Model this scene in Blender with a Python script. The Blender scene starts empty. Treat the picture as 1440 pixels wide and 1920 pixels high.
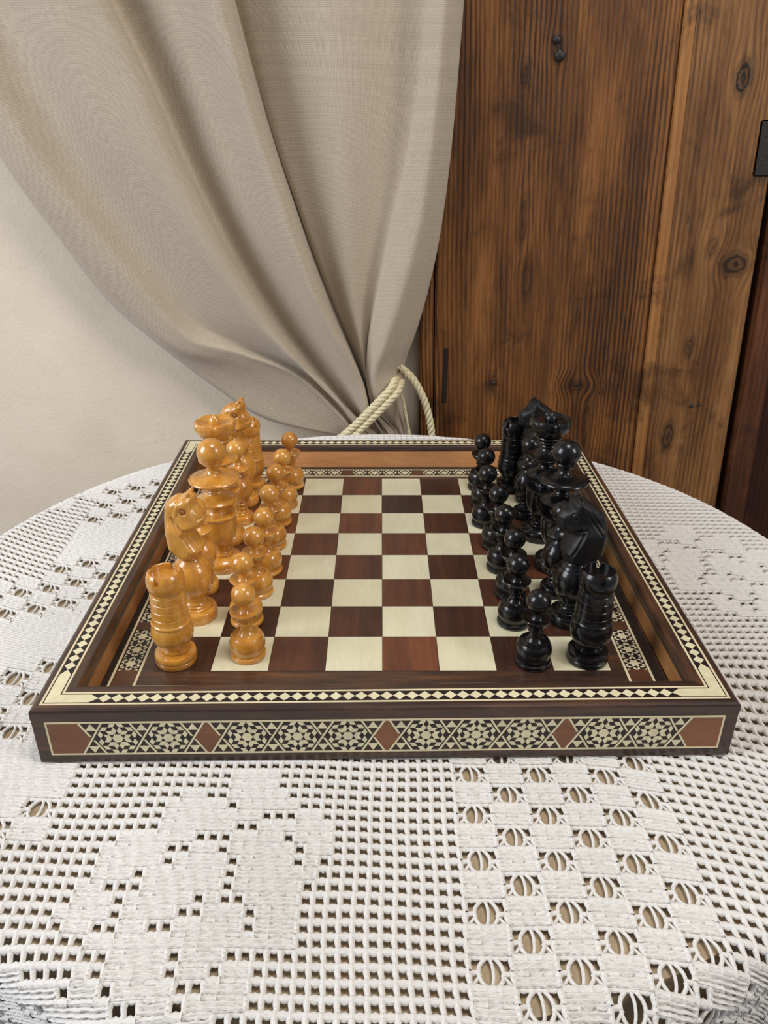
import bpy, bmesh, math, random
import numpy as np
from mathutils import Vector, Matrix
rng = np.random.default_rng(7); random.seed(7)
C = bpy.context.scene.collection
PI = math.pi
S = 0.036              # one chess square in metres; all lengths below are in squares
ZF = 0.77              # height of the playing field above the floor, metres

# ------------------------------------------------------------------ camera
def W(x, y, z): return Vector((x*S, y*S, ZF + z*S))
cam_d = bpy.data.cameras.new('camera'); cam = bpy.data.objects.new('camera', cam_d); C.objects.link(cam)
cp, sp = math.cos(.4744), math.sin(.4744); cy, sy = math.cos(-.0046), math.sin(-.0046); cr, sr = math.cos(-.0017), math.sin(-.0017)
Rm = Matrix(((cy,-sy,0),(sy,cy,0),(0,0,1))) @ Matrix(((1,0,0),(0,cp,sp),(0,-sp,cp))) @ Matrix(((cr,0,sr),(0,1,0),(-sr,0,cr)))
r_, f_, u_ = Rm.col[0], Rm.col[1], Rm.col[2]
M = Matrix((( r_[0], u_[0], -f_[0]), (r_[1], u_[1], -f_[1]), (r_[2], u_[2], -f_[2]))).to_4x4()
M.translation = W(-.0287, -15.1557, 8.8469)
cam.matrix_world = M
cam_d.sensor_fit = 'VERTICAL'; cam_d.sensor_height = 36; cam_d.lens = 1499.13/1920*36; cam_d.clip_start = .01
bpy.context.scene.camera = cam

# ------------------------------------------------------------------ light
world = bpy.data.worlds.new('world'); bpy.context.scene.world = world; world.use_nodes = True
world.node_tree.nodes['Background'].inputs[0].default_value = (.84, .86, .95, 1)
world.node_tree.nodes['Background'].inputs[1].default_value = .25
def area(name, loc, target, size, power, col):
    d = bpy.data.lights.new(name, 'AREA'); d.shape = 'RECTANGLE'; d.size, d.size_y = size; d.energy = power; d.color = col
    o = bpy.data.objects.new(name, d); C.objects.link(o); o.location = loc
    o.rotation_euler = (Vector(target)-Vector(loc)).to_track_quat('-Z', 'Y').to_euler()
    return o
area('window_light_left', (-1.55, -.55, 1.6), (0, 0, .85), (.8, 1.1), 27, (.90, .94, 1))
area('window_light_right', (1.5, -.9, 1.75), (0, 0, .8), (.5, .8), 13, (1, .95, .88))
area('ceiling_light', (.25, -.35, 2.35), (0, .05, .8), (.5, .5), 10, (1, .93, .84))
vs = bpy.context.scene.view_settings
vs.view_transform = 'Standard'; vs.look = 'None'; vs.gamma = 1; vs.use_curve_mapping = False; vs.exposure = 0

# ------------------------------------------------------------------ node helpers
def lin(c): return tuple(((v/255)/12.92 if v/255 <= .04045 else ((v/255+.055)/1.055)**2.4) for v in c) + (1,)
class NT:
    def __init__(s, name):
        s.m = bpy.data.materials.new(name); s.m.use_nodes = True; s.t = s.m.node_tree; s.b = s.t.nodes['Principled BSDF']
    def n(s, typ, **kw):
        o = s.t.nodes.new(typ)
        for k, v in kw.items(): setattr(o, k, v)
        return o
    def put(s, inp, v):
        if isinstance(v, bpy.types.NodeSocket): s.t.links.new(v, inp)
        elif v is not None: inp.default_value = v
    def math(s, op, a, b=None, c=None, clamp=False):
        o = s.n('ShaderNodeMath', operation=op); o.use_clamp = clamp
        for i, v in enumerate((a, b, c)): s.put(o.inputs[i], v)
        return o.outputs[0]
    def mix(s, f, a, b, blend='MIX'):
        o = s.n('ShaderNodeMix', data_type='RGBA', blend_type=blend)
        s.put(o.inputs[0], f); s.put(o.inputs[6], a); s.put(o.inputs[7], b); return o.outputs[2]
    def coord(s, scale=(1,1,1), kind='Object', loc=(0,0,0)):
        tc = s.n('ShaderNodeTexCoord'); mp = s.n('ShaderNodeMapping'); s.t.links.new(tc.outputs[kind], mp.inputs[0])
        mp.inputs['Scale'].default_value = scale; mp.inputs['Location'].default_value = loc; return mp.outputs[0]
    def noise(s, vec, scale=1, detail=3, rough=.5, w=None, dist=0):
        o = s.n('ShaderNodeTexNoise')
        if w is not None: o.noise_dimensions = '4D'; s.put(o.inputs['W'], w)
        s.put(o.inputs['Vector'], vec); o.inputs['Scale'].default_value = scale; o.inputs['Detail'].default_value = detail
        o.inputs['Roughness'].default_value = rough; o.inputs['Distortion'].default_value = dist; return o.outputs['Fac']
    def ramp(s, f, stops, interp='LINEAR'):
        o = s.n('ShaderNodeValToRGB'); cr = o.color_ramp; cr.interpolation = interp
        while len(cr.elements) < len(stops): cr.elements.new(.5)
        for e, (p, c) in zip(cr.elements, stops): e.position = p; e.color = c if len(c) == 4 else lin(c)
        s.put(o.inputs[0], f); return o.outputs[0]
    def maprange(s, v, a, b, c=0, d=1, smooth=False):
        o = s.n('ShaderNodeMapRange')
        if smooth: o.interpolation_type = 'SMOOTHSTEP'
        s.put(o.inputs[0], v)
        for i, q in enumerate((a, b, c, d)): o.inputs[i+1].default_value = q
        return o.outputs[0]
    def sep(s, vec):
        o = s.n('ShaderNodeSeparateXYZ'); s.put(o.inputs[0], vec); return o.outputs
    def comb(s, x, y, z):
        o = s.n('ShaderNodeCombineXYZ'); s.put(o.inputs[0], x); s.put(o.inputs[1], y); s.put(o.inputs[2], z); return o.outputs[0]
    def bump(s, h, strength=.3, dist=.001):
        o = s.n('ShaderNodeBump'); s.put(o.inputs['Height'], h); o.inputs['Strength'].default_value = strength; o.inputs['Distance'].default_value = dist
        s.t.links.new(o.outputs[0], s.b.inputs['Normal'])
    def out(s, col, rough=.5, spec=None, coat=None, metal=None):
        s.put(s.b.inputs['Base Color'], col); s.put(s.b.inputs['Roughness'], rough)
        if spec is not None: s.b.inputs['Specular IOR Level'].default_value = spec
        if coat is not None: s.b.inputs['Coat Weight'].default_value = coat[0]; s.b.inputs['Coat Roughness'].default_value = coat[1]
        return s.m
K = 1/S
def wood(name, stops, axis='x', fine=14, rough=.35, coat=None, rand=0, bump=.15, streak=1.0):
    t = NT(name)
    sc = {'x': (K*.18*streak, K, K), 'y': (K, K*.18*streak, K), 'z': (K, K, K*.18*streak)}[axis]
    v = t.coord(sc)
    info = t.n('ShaderNodeObjectInfo').outputs['Random'] if rand else 0.0
    w = t.math('MULTIPLY', info, 37.0) if rand else None
    a = t.noise(v, 1.6, 5, .6, w); b = t.noise(v, fine, 4, .65, w)
    f = t.math('ADD', t.math('MULTIPLY', a, .6), t.math('MULTIPLY', b, .4))
    if rand: f = t.math('ADD', f, t.math('MULTIPLY', t.math('SUBTRACT', info, .5), rand))
    col = t.ramp(f, stops)
    if 'rosewood' in name:      # worn paler spots
        sp = t.noise(t.coord((K*.8, K*.8, K*1.6)), 1.4, 5, .7, dist=.8); col = t.mix(t.maprange(sp, .69, .75, 0, .55, True), col, lin((150,100,58)))
    t.bump(b, bump, .0003)
    return t.out(col, rough, coat=coat)
def plain(name, col, rough=.4, var=.12, scale=20, coat=None, rand=0, sc=(K,K,K)):
    t = NT(name); n = t.noise(t.coord(sc), scale*.2, 4, .6)
    dark = tuple(c*(1-var*2) for c in lin(col)[:3]) + (1,)
    lt = tuple(min(1, c*(1+var)) for c in lin(col)[:3]) + (1,)
    c = t.ramp(n, [(.3, dark), (.7, lt)])
    if rand:
        info = t.n('ShaderNodeObjectInfo').outputs['Random']
        hs = t.n('ShaderNodeHueSaturation'); t.put(hs.inputs['Color'], c); t.put(hs.inputs['Value'], t.maprange(info, 0, 1, 1-rand, 1+rand*.5)); c = hs.outputs[0]
    t.bump(n, .1, .0003)
    return t.out(c, rough, coat=coat)

# ------------------------------------------------------------------ object helpers
def tag(o, label=None, cat=None, group=None, kind=None):
    if label: o['label'] = label
    if cat: o['category'] = cat
    if group: o['group'] = group
    if kind: o['kind'] = kind
    return o
def thing(name, label, cat, loc=(0,0,0), rz=0, group=None):
    o = bpy.data.objects.new(name, None); C.objects.link(o); o.empty_display_size = .01
    o.location = loc; o.rotation_euler = (0, 0, rz); return tag(o, label, cat, group)
def link(name, me, mat, parent=None, label=None, kind=None, loc=None):
    o = bpy.data.objects.new(name, me); C.objects.link(o)
    if mat and not me.materials: me.materials.append(mat)
    if parent: o.parent = parent
    if loc is not None: o.location = loc
    return tag(o, label, None, None, kind)
def mesh(verts, faces, smooth=False, scale=S):
    me = bpy.data.meshes.new('m'); me.from_pydata([tuple(c*scale for c in v) for v in verts], [], faces); me.update()
    if smooth: me.polygons.foreach_set('use_smooth', [True]*len(me.polygons))
    return me
def mesh_np(V, Q, smooth=True, scale=S):
    """V (n,3), Q (m,4) quads -> mesh"""
    me = bpy.data.meshes.new('m'); n, m = len(V), len(Q)
    me.vertices.add(n); me.vertices.foreach_set('co', (np.asarray(V, np.float32)*scale).ravel())
    me.loops.add(m*4); me.loops.foreach_set('vertex_index', np.asarray(Q, np.int32).ravel())
    me.polygons.add(m); me.polygons.foreach_set('loop_start', np.arange(0, m*4, 4, dtype=np.int32))
    me.polygons.foreach_set('use_smooth', np.full(m, smooth)); me.update(calc_edges=True); return me
def bm_mesh(bm, smooth=False, scale=S, sharp=None):
    bmesh.ops.recalc_face_normals(bm, faces=bm.faces)
    bmesh.ops.scale(bm, vec=(scale,)*3, verts=bm.verts)
    me = bpy.data.meshes.new('m'); bm.to_mesh(me); bm.free()
    if smooth: me.polygons.foreach_set('use_smooth', [True]*len(me.polygons))
    if sharp: me.set_sharp_from_angle(angle=math.radians(sharp))
    return me
def prism(poly, z0, z1, bevel=0):
    """vertical prism over a counter-clockwise xy polygon"""
    bm = bmesh.new(); a = [bm.verts.new((p[0], p[1], z0)) for p in poly]; b = [bm.verts.new((p[0], p[1], z1)) for p in poly]
    n = len(poly); bm.faces.new(a[::-1]); top = bm.faces.new(b)
    for i in range(n): bm.faces.new((a[i], a[(i+1) % n], b[(i+1) % n], b[i]))
    if bevel: bmesh.ops.bevel(bm, geom=list(top.edges), offset=bevel, segments=1, affect='EDGES')
    return bm
def box(x0, x1, y0, y1, z0, z1, bevel=0, seg=2):
    bm = bmesh.new(); bmesh.ops.create_cube(bm, size=1)
    for v in bm.verts: v.co = ((x0+x1)/2+v.co.x*(x1-x0), (y0+y1)/2+v.co.y*(y1-y0), (z0+z1)/2+v.co.z*(z1-z0))
    if bevel: bmesh.ops.bevel(bm, geom=list(bm.edges), offset=bevel, segments=seg, affect='EDGES')
    return bm
def lathe(prof, n=48):
    """closed surface of revolution about z; prof = [(r,z)...], bottom to top, ends may have r=0"""
    V, F = [], []; rings = []
    for r, z in prof:
        if r < 1e-6: rings.append([len(V)]); V.append((0, 0, z))
        else: rings.append(list(range(len(V), len(V)+n))); V += [(r*math.cos(2*PI*i/n), r*math.sin(2*PI*i/n), z) for i in range(n)]
    for a, b in zip(rings, rings[1:]):
        for i in range(n):
            j = (i+1) % n
            if len(a) == 1 and len(b) == 1: continue
            if len(a) == 1: F.append((a[0], b[j], b[i]))
            elif len(b) == 1: F.append((a[i], a[j], b[0]))
            else: F.append((a[i], a[j], b[j], b[i]))
    if len(rings[0]) > 1: F.append(tuple(rings[0][::-1]))
    if len(rings[-1]) > 1: F.append(tuple(rings[-1]))
    return V, F
def catmull(P, k):
    """P (n,...) array, k subdivisions per span"""
    P = np.asarray(P, float); Q = np.concatenate([[2*P[0]-P[1]], P, [2*P[-1]-P[-2]]]); out = []
    for i in range(len(P)-1):
        p0, p1, p2, p3 = Q[i], Q[i+1], Q[i+2], Q[i+3]
        for j in range(k):
            t = j/k; out.append(.5*((2*p1)+(-p0+p2)*t+(2*p0-5*p1+4*p2-p3)*t*t+(-p0+3*p1-3*p2+p3)*t**3))
    out.append(P[-1]); return np.array(out)
def tube_np(path, r, n=8, up=(0,0,1)):
    """tube along a polyline, r scalar or array; returns V,Q"""
    path = np.asarray(path, float); m = len(path); T = np.gradient(path, axis=0); T /= np.linalg.norm(T, axis=1)[:, None]+1e-12
    N = np.zeros_like(T); ref = np.array(up, float)
    if abs(T[0]@ref) > .9: ref = np.array((1., .3, 0))
    nn = np.cross(T[0], ref); nn /= np.linalg.norm(nn)
    for i in range(m):
        nn = nn - (nn@T[i])*T[i]; nn /= np.linalg.norm(nn); N[i] = nn
    B = np.cross(T, N); a = np.linspace(0, 2*PI, n, endpoint=False); r = np.broadcast_to(r, (m,))
    V = path[:, None]+r[:, None, None]*(np.cos(a)[None, :, None]*N[:, None]+np.sin(a)[None, :, None]*B[:, None])
    i, j = np.meshgrid(np.arange(m-1), np.arange(n), indexing='ij'); jn = (j+1) % n
    Q = np.stack([i*n+j, i*n+jn, (i+1)*n+jn, (i+1)*n+j], -1).reshape(-1, 4)
    return V.reshape(-1, 3), Q
def join_np(parts):
    V, Q, o = [], [], 0
    for v, q in parts: V.append(v); Q.append(q+o); o += len(v)
    return np.concatenate(V), np.concatenate(Q)
def cord_np(path, R=.065, r=.075, pitch=.5, strands=3, k=26):
    """twisted cord: strands winding round a path"""
    P = catmull(path, k); d = np.r_[0, np.cumsum(np.linalg.norm(np.diff(P, axis=0), axis=1))]
    m = int(d[-1]/.03); dd = np.linspace(0, d[-1], m); P = np.stack([np.interp(dd, d, P[:, i]) for i in range(3)], 1)
    T = np.gradient(P, axis=0); T /= np.linalg.norm(T, axis=1)[:, None]; nn = np.cross(T[0], (0, 1, .2)); nn /= np.linalg.norm(nn); out = []
    N = []
    for t in T: nn = nn-(nn@t)*t; nn /= np.linalg.norm(nn); N.append(nn)
    N = np.array(N); B = np.cross(T, N)
    for s in range(strands):
        a = dd/pitch*2*PI+s*2*PI/strands
        out.append(tube_np(P+R*(np.cos(a)[:, None]*N+np.sin(a)[:, None]*B), r, 8))
    return join_np(out)
def copy_tree(o, parent=None):
    c = o.copy(); C.objects.link(c)
    if parent: c.parent = parent
    for ch in o.children: copy_tree(ch, c)
    return c

# ------------------------------------------------------------------ materials
IV = plain('ivory_inlay', (226,217,180), .35, .06, 30, coat=(.3,.2), rand=.08)
LINE = plain('ivory_line', (222,208,172), .4, .05)
SQL = wood('light_square_wood', [(.3,(210,203,166)), (.7,(232,227,200))], 'y', 16, .42, coat=(.25,.25), rand=.12, bump=.08)
SQD = wood('dark_square_wood', [(.25,(38,20,13)), (.45,(70,38,24)), (.6,(94,54,34)), (.78,(130,74,46))], 'y', 9, .4, coat=(.3,.25), rand=.36, bump=.12, streak=.5)
RX = wood('rosewood_along_x', [(.32,(28,19,16)), (.48,(58,40,32)), (.58,(84,56,38)), (.7,(124,78,44))], 'x', 8, .34, coat=(.4,.2), streak=.6)
RY = wood('rosewood_along_y', [(.32,(28,19,16)), (.48,(58,40,32)), (.58,(84,56,38)), (.7,(124,78,44))], 'y', 8, .34, coat=(.4,.2), streak=.6)
BEX = wood('beech_along_x', [(.3,(158,104,58)), (.7,(202,146,94))], 'x', 12, .45, coat=(.2,.3))
BEY = wood('beech_along_y', [(.3,(130,86,46)), (.7,(172,120,70))], 'y', 12, .45, coat=(.2,.3))
RUST = wood('reddish_inlay', [(.3,(98,60,38)), (.7,(138,88,56))], 'x', 9, .4, coat=(.2,.3), rand=.2)
EB = plain('ebony_inlay', (34,24,26), .4, .15, rand=.3)
EBG = plain('dark_ground', (52,36,30), .45, .2, 40)
PIT = plain('dark_gutter', (30,20,15), .5, .2)

def piece_mat(name, stops, rough, coat, grain, spec=.5):
    t = NT(name); v = t.coord((K, K, K*.35)); v2 = t.coord((K*2.2, K*2.2, K*.5))
    info = t.n('ShaderNodeObjectInfo').outputs['Random']; w = t.math('MULTIPLY', info, 23.0)
    a = t.noise(v, 1.7, 4, .6, w, 1.2); b = t.noise(v2, 5, 5, .6, w, .5)
    f = t.math('ADD', t.math('MULTIPLY', a, .62), t.math('MULTIPLY', b, .38))
    f = t.math('ADD', f, t.math('MULTIPLY', t.math('SUBTRACT', info, .5), .08))
    col = t.ramp(f, stops); t.bump(b, grain, .0004)
    return t.out(col, rough, spec=spec, coat=coat)
BOX = piece_mat('varnished_boxwood', [(.28,(158,94,26)), (.5,(204,140,50)), (.72,(226,174,88))], .30, (.9,.06), .10)
BLK = piece_mat('black_lacquered_wood', [(.3,(5,5,6)), (.6,(11,10,12)), (.8,(19,17,18))], .34, (.5,.06), .2, .25)
BLKR = piece_mat('dull_black_carved_wood', [(.3,(7,6,7)), (.6,(16,15,16)), (.8,(32,29,29))], .48, (.08,.3), .5, .3)

def cotton():
    t = NT('white_crochet_cotton'); n = t.noise(t.coord((K*11, K*24, K*20)), 1, 3, .65, dist=.6); m = t.noise(t.coord((K*.3, K*.3, K*.3)), 1, 2)
    col = t.ramp(t.math('ADD', t.math('MULTIPLY', n, .5), t.math('MULTIPLY', m, .5)), [(.3,(214,210,204)), (.7,(236,233,229))])
    t.bump(n, .8, .0008)
    t.b.inputs['Sheen Weight'].default_value = .15
    return t.out(col, .9, spec=.2)
COT = cotton()

def linen():
    t = NT('beige_linen'); tc = t.n('ShaderNodeTexCoord'); uv = t.sep(tc.outputs['UV'])
    nz = t.noise(t.coord((3,3,3), 'UV'), 1, 3, .6)
    slub = t.noise(t.coord((18, 1.2, 1), 'UV'), 1, 3, .7); slub2 = t.noise(t.coord((1.2, 18, 1), 'UV'), 1, 3, .7)
    def th(c, ph):
        return t.math('ABSOLUTE', t.math('SINE', t.math('ADD', t.math('MULTIPLY', c, PI/.043), t.math('MULTIPLY', ph, 5.0))))
    a = th(uv[0], slub2); b = th(uv[1], slub)
    w = t.math('MULTIPLY', a, b)
    f = t.math('ADD', t.math('MULTIPLY', w, .45), t.math('ADD', t.math('MULTIPLY', slub, .3), t.math('MULTIPLY', slub2, .25)))
    col = t.ramp(f, [(.12,(148,133,114)), (.45,(184,170,150)), (.8,(206,194,175))])
    t.bump(w, .28, .0007)
    t.b.inputs['Sheen Weight'].default_value = .2
    return t.out(col, .85, spec=.25)
LINEN = linen()

def old_plank(name, stops, knots, freq=45.0, streak=.55, darkbands=()):
    """weathered softwood: fine vertical grain lines that swerve round knots (positions in squares)"""
    t = NT(name); v = t.coord((K,K,K)); x, y, z = t.sep(v)
    xx = t.math('ADD', x, t.math('MULTIPLY', z, .039))
    dark = 0.0
    for kx, kz, rx, rz, dk in knots:
        dx = t.math('SUBTRACT', x, kx); dz = t.math('SUBTRACT', z, kz)
        d = t.math('SQRT', t.math('ADD', t.math('POWER', t.math('ABSOLUTE', t.math('DIVIDE', dx, rx)), 2.0), t.math('POWER', t.math('ABSOLUTE', t.math('DIVIDE', dz, rz)), 2.0)))
        w = t.maprange(d, 0, 2.2, 1, 0, True)
        xx = t.math('SUBTRACT', xx, t.math('MULTIPLY', t.math('MULTIPLY', dx, w), .62))
        nd = t.math('ADD', d, t.math('MULTIPLY', t.math('SUBTRACT', t.noise(v, 4, 3, .6), .5), .5))
        core = t.math('MULTIPLY', t.maprange(nd, .5, 1.0, dk, 0, True), t.math('ADD', .74, t.math('MULTIPLY', t.math('SINE', t.math('MULTIPLY', nd, 17.0)), .26)))
        dark = t.math('MAXIMUM', core, dark)
    wob = t.noise(t.comb(xx, 0.0, t.math('MULTIPLY', z, .16)), .9, 4, .55)
    ph = t.math('ADD', t.math('MULTIPLY', xx, freq), t.math('MULTIPLY', wob, 16.0))
    line = t.math('POWER', t.math('ADD', t.math('MULTIPLY', t.math('SINE', ph), .5), .5), 1.6)
    lo = t.noise(t.comb(t.math('MULTIPLY', xx, .9), 0.0, t.math('MULTIPLY', z, .14)), 1.1, 5, .62)
    fib = t.noise(t.comb(t.math('MULTIPLY', xx, 9.0), 0.0, t.math('MULTIPLY', z, .5)), 1.6, 4, .6)
    lamp = t.maprange(t.noise(t.comb(xx, 3.0, t.math('MULTIPLY', z, .1)), .8, 2), .35, .65, .15, 1)
    f = t.math('ADD', t.math('MULTIPLY', lo, .66), t.math('MULTIPLY', fib, .34))
    f = t.math('SUBTRACT', f, t.math('MULTIPLY', t.math('MULTIPLY', line, lamp), streak*.36))
    col = t.ramp(f, stops)
    stain = t.noise(v, .55, 5, .65, dist=.6)
    col = t.mix(t.maprange(stain, .50, .72, 0, .7, True), col, lin((40,24,14)))
    wear = t.noise(t.comb(t.math('MULTIPLY', x, 1.6), 9.0, t.math('MULTIPLY', z, .6)), 1.3, 5, .7)
    col = t.mix(t.maprange(wear, .6, .74, 0, .6, True), col, lin((38,32,26)))
    col = t.mix(dark, col, lin((26,17,12)))
    h = t.math('ADD', t.math('ADD', t.math('MULTIPLY', line, -.6), t.math('MULTIPLY', fib, .4)), t.math('MULTIPLY', dark, t.noise(v, 9, 3)))
    t.bump(h, .5, .0012)
    return t.out(col, .5, spec=.35)
A_ST = [(.18,(30,15,7)), (.34,(68,40,18)), (.47,(106,66,31)), (.6,(140,92,47)), (.82,(172,122,70))]
PLA = old_plank('old_pine_brown', A_ST, [(4.85,10.15,.22,.45,.9), (4.02,9.5,.14,.4,.8), (4.25,5.6,.2,1.1,.6), (4.5,3.9,.25,.9,.55), (3.69,.62,.14,.5,.7), (6.45,.5,.5,.3,.6), (6.9,-.9,.25,1.3,.6)])
PLB = old_plank('old_pine_golden', [(.18,(48,27,13)), (.36,(92,58,30)), (.5,(128,88,50)), (.64,(160,116,70)), (.82,(196,150,98))], [(10.1,9.45,.34,.62,1), (10.9,4.4,.6,.5,.9), (10.1,4.9,.25,.5,.5), (9.75,-1.3,.3,.8,.85), (9.95,1.8,.22,.5,.6)], 38.0, .45)
PLC = old_plank('old_pine_reddish', [(.2,(26,11,6)), (.45,(52,23,12)), (.65,(84,42,22)), (.85,(116,66,38))], [(14.1,2.7,.15,.2,.8)], 40.0, .4)

PLM = old_plank('old_pine_moulding', [(.2,(34,17,9)), (.45,(76,42,22)), (.65,(112,68,38)), (.85,(150,98,60))], [], 30.0, .4)
STRIP = old_plank('old_pine_pale', [(.2,(112,70,34)), (.5,(156,106,58)), (.8,(188,138,84))], [], 30.0, .3)
BRB = wood('brown_inlay', [(.3,(62,38,24)), (.7,(106,66,42))], 'x', 9, .4, coat=(.2,.3), rand=.2)
def plaster():
    t = NT('cream_plaster'); v = t.coord((K,K,K)); a = t.noise(v, .35, 5, .6); b = t.noise(v, 9, 4, .6); c = t.noise(t.coord((K*.5,K,K*1.4)), .8, 6, .7, dist=1.2)
    col = t.ramp(a, [(.3,(220,207,186)), (.7,(232,220,200))])
    col = t.mix(t.maprange(c, .64, .72, 0, .28, True), col, lin((170,156,140)))
    t.bump(t.math('ADD', b, t.math('MULTIPLY', a, 2.0)), .35, .0012)
    return t.out(col, .85, spec=.2)
PLASTER = plaster()
FLOORM = wood('floor_boards', [(.3,(80,52,32)), (.7,(128,88,56))], 'x', 6, .5)
TABLEM = wood('table_wood', [(.3,(186,164,132)), (.7,(214,194,164))], 'x', 8, .6)
CORD = plain('ivory_cord', (222,210,172), .6, .1, 60)
IRON = plain('blackened_iron', (40,34,30), .5, .3, 30)
EYE = plain('eye_ring_brown', (120,62,24), .35, .1)

# ------------------------------------------------------------------ room shell
def structure(name, me, mat): return link(name, me, mat, kind='structure')
structure('wall_back', bm_mesh(box(-60, 60, 10.75, 13, -ZF/S, 50)), PLASTER)
structure('floor', bm_mesh(box(-60, 60, -60, 13, -ZF/S-2, -ZF/S)), FLOORM)

# ------------------------------------------------------------------ old cupboard of planks
YW = 10.25
cup = thing('plank_cupboard', 'tall old cupboard of dark knotty wooden planks beside the curtain', 'cupboard', (0, YW*S, 0))
cl = (0, -YW*S, ZF)
def plank(name, xa, xb, z0, z1, y0, y1, mat, slant=.039, label=None, bev=.05):
    bm = prism([(0,0),(1,0),(1,1),(0,1)], 0, 1)
    for v in bm.verts:
        z = z0+(z1-z0)*v.co.z; x = xa if v.co.x < .5 else xb; sl = slant[0 if v.co.x < .5 else 1] if isinstance(slant, tuple) else slant
        v.co = (x-sl*z, y0 if v.co.y < .5 else y1, z)
    bmesh.ops.bevel(bm, geom=[e for e in bm.edges if abs(e.verts[0].co.z-e.verts[1].co.z) > 1], offset=bev, segments=2, affect='EDGES')
    return link(name, bm_mesh(bm), mat, cup, label, loc=cl)
zb_, zt_ = -ZF/S+.01, 36
plank('plank', 1.25, 1.72, zb_, zt_, YW+.06, YW+.5, PLA, .02)
plank('plank', 1.76, 8.60, zb_, zt_, YW, YW+.5, PLA, (.02,.039), 'widest plank, brown with fine grain lines')
plank('plank', 8.65, 11.72, zb_, zt_, YW-.02, YW+.5, PLB, (.039,.045), 'golden plank with large knots')
plank('edge_strip', 8.62, 9.0, zb_, zt_, YW-.05, YW+.3, STRIP, (.039,.041), bev=.03)
plank('moulding', 11.95, 12.75, zb_, zt_, YW-.12, YW+.4, PLM, .045)
plank('door_panel', 12.72, 22, zb_, zt_, YW+.1, YW+.5, PLC, .045, 'dark reddish panel at the right')
plank('back_board', 1.3, 22, zb_, zt_, YW+.46, YW+.5, PIT, 0)
for x, z, r in [(4.80,10.36,.12), (4.92,9.98,.15), (6.43,.55,.06), (3.7,.6,.07), (11.05,7.98,.07), (11.05,7.35,.07), (10.35,-.2,.06), (10.6,-.15,.06)]:
    V, F = lathe([(r,0),(r*.95,.03),(r*.6,.06),(0,.07)], 14)
    V = [(x+a, YW-.02-c, z+b) for a, b, c in V]
    link('nail', mesh(V, F, True), IRON, cup, loc=cl)
hb = box(-.28,.28,-.05,.03,-.75,.75,.04); 
for v in hb.verts: v.co += Vector((11.15, YW-.03, 7.65)); v.co.x -= .045*(v.co.z-7.65)
link('hinge_plate', bm_mesh(hb), IRON, cup, loc=cl)
hb = box(2.0,2.16,YW-.02,YW+.02,-.1,1.75,.01)
link('groove_shade_strip', bm_mesh(hb), PIT, cup, loc=cl)  # thin near-black strip on the plank paints the shade inside a vertical groove

# ------------------------------------------------------------------ chessboard
ZB, ZT = -.5549, .5203
CO = [(-5.4501,-5.6178), (5.5899,-5.4719), (5.4643,5.5098), (-5.4406,5.4726)]   # outer corners, front left first
board = thing('chessboard', 'inlaid wooden chessboard box with mosaic borders standing on lace tablecloth', 'chessboard', W(0,0,ZB))
bl = (0, 0, -ZB*S)
def bp(name, me, mat, label=None, kind=None, loc=bl): return link(name, me, mat, board, label, kind, loc)
CV = [Vector(c) for c in CO]
def cin(k, ins):
    """corner k of the outline moved inward by ins on both sides"""
    k %= 4; p = CV[k]; a = (CV[(k+1) % 4]-p).normalized(); b = (CV[(k-1) % 4]-p).normalized()
    s = abs(a.x*b.y-a.y*b.x); return p+(a+b)*(ins/s)
def sweep(k, prof):
    """mitred length with (inset, z) cross-section along side k"""
    bm = bmesh.new(); A = []; B = []
    for ins, z in prof:
        a, b = cin(k, ins), cin(k+1, ins); A.append(bm.verts.new((a.x, a.y, z))); B.append(bm.verts.new((b.x, b.y, z)))
    n = len(prof)
    for i in range(n): bm.faces.new((A[i], A[(i+1) % n], B[(i+1) % n], B[i]))
    bm.faces.new(A[::-1]); bm.faces.new(B); return bm
TOPZ = ZT-.0
for k in range(4):
    m = RX if k % 2 == 0 else RY
    ci = .585 if k != 2 else .56
    bp('top_rail', bm_mesh(sweep(k, [(.0,.32),(.0,.46),(.012,.495),(.035,.513),(.065,TOPZ),(ci-.03,TOPZ),(ci,TOPZ-.02),(ci+.03,.43),(ci+.03,.32)])), m)
    bp('side_wall', bm_mesh(sweep(k, [(.006,ZB+.02),(.02,ZB),(.3,ZB),(.3,.32),(.006,.32)])), m)
    bot = .64 if k != 2 else .74
    bp('inner_lining', bm_mesh(sweep(k, [(.3,-.2),(bot,-.2),(bot,0),(.605 if k != 2 else .575,.43),(.3,.43)])), BEX if k % 2 == 0 else BEY)
# playing field
bp('field_panel', bm_mesh(box(-4.88,4.9,-4.95,4.8,-.3,-.002)), RX)
bp('bottom_panel', bm_mesh(box(-5.1,5.1,-5.1,5.1,ZB,-.3)), RX)
for x0, x1, y0, y1 in [(-4.86,-4.685,-4.9,4.76), (4.69,4.87,-4.9,4.76), (-4.685,4.69,4.585,4.74), (-4.685,4.69,-4.9,-4.84)]:
    bp('gutter_strip', bm_mesh(box(x0,x1,y0,y1,-.01,.002)), PIT)
t = .042
XL, XR, YF, YB = -4.665, 4.67, -4.82, 4.565; xl, xr, yf, yb = -4.23, 4.26, -4.42, 4.15
for x0, x1, y0, y1 in [(XL-t/2,XL+t/2,YF,YB), (XR-t/2,XR+t/2,YF,YB), (XL,XR,YB-t/2,YB+t/2), (XL,XR,YF-t/2,YF+t/2),
                       (xl-t/2,xl+t/2,yf,yb), (xr-t/2,xr+t/2,yf,yb), (xl,xr,yb-t/2,yb+t/2), (xl,xr,yf-t/2,yf+t/2)]:
    bp('ivory_line', bm_mesh(box(x0,x1,y0,y1,-.01,.006)), LINE)
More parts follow.
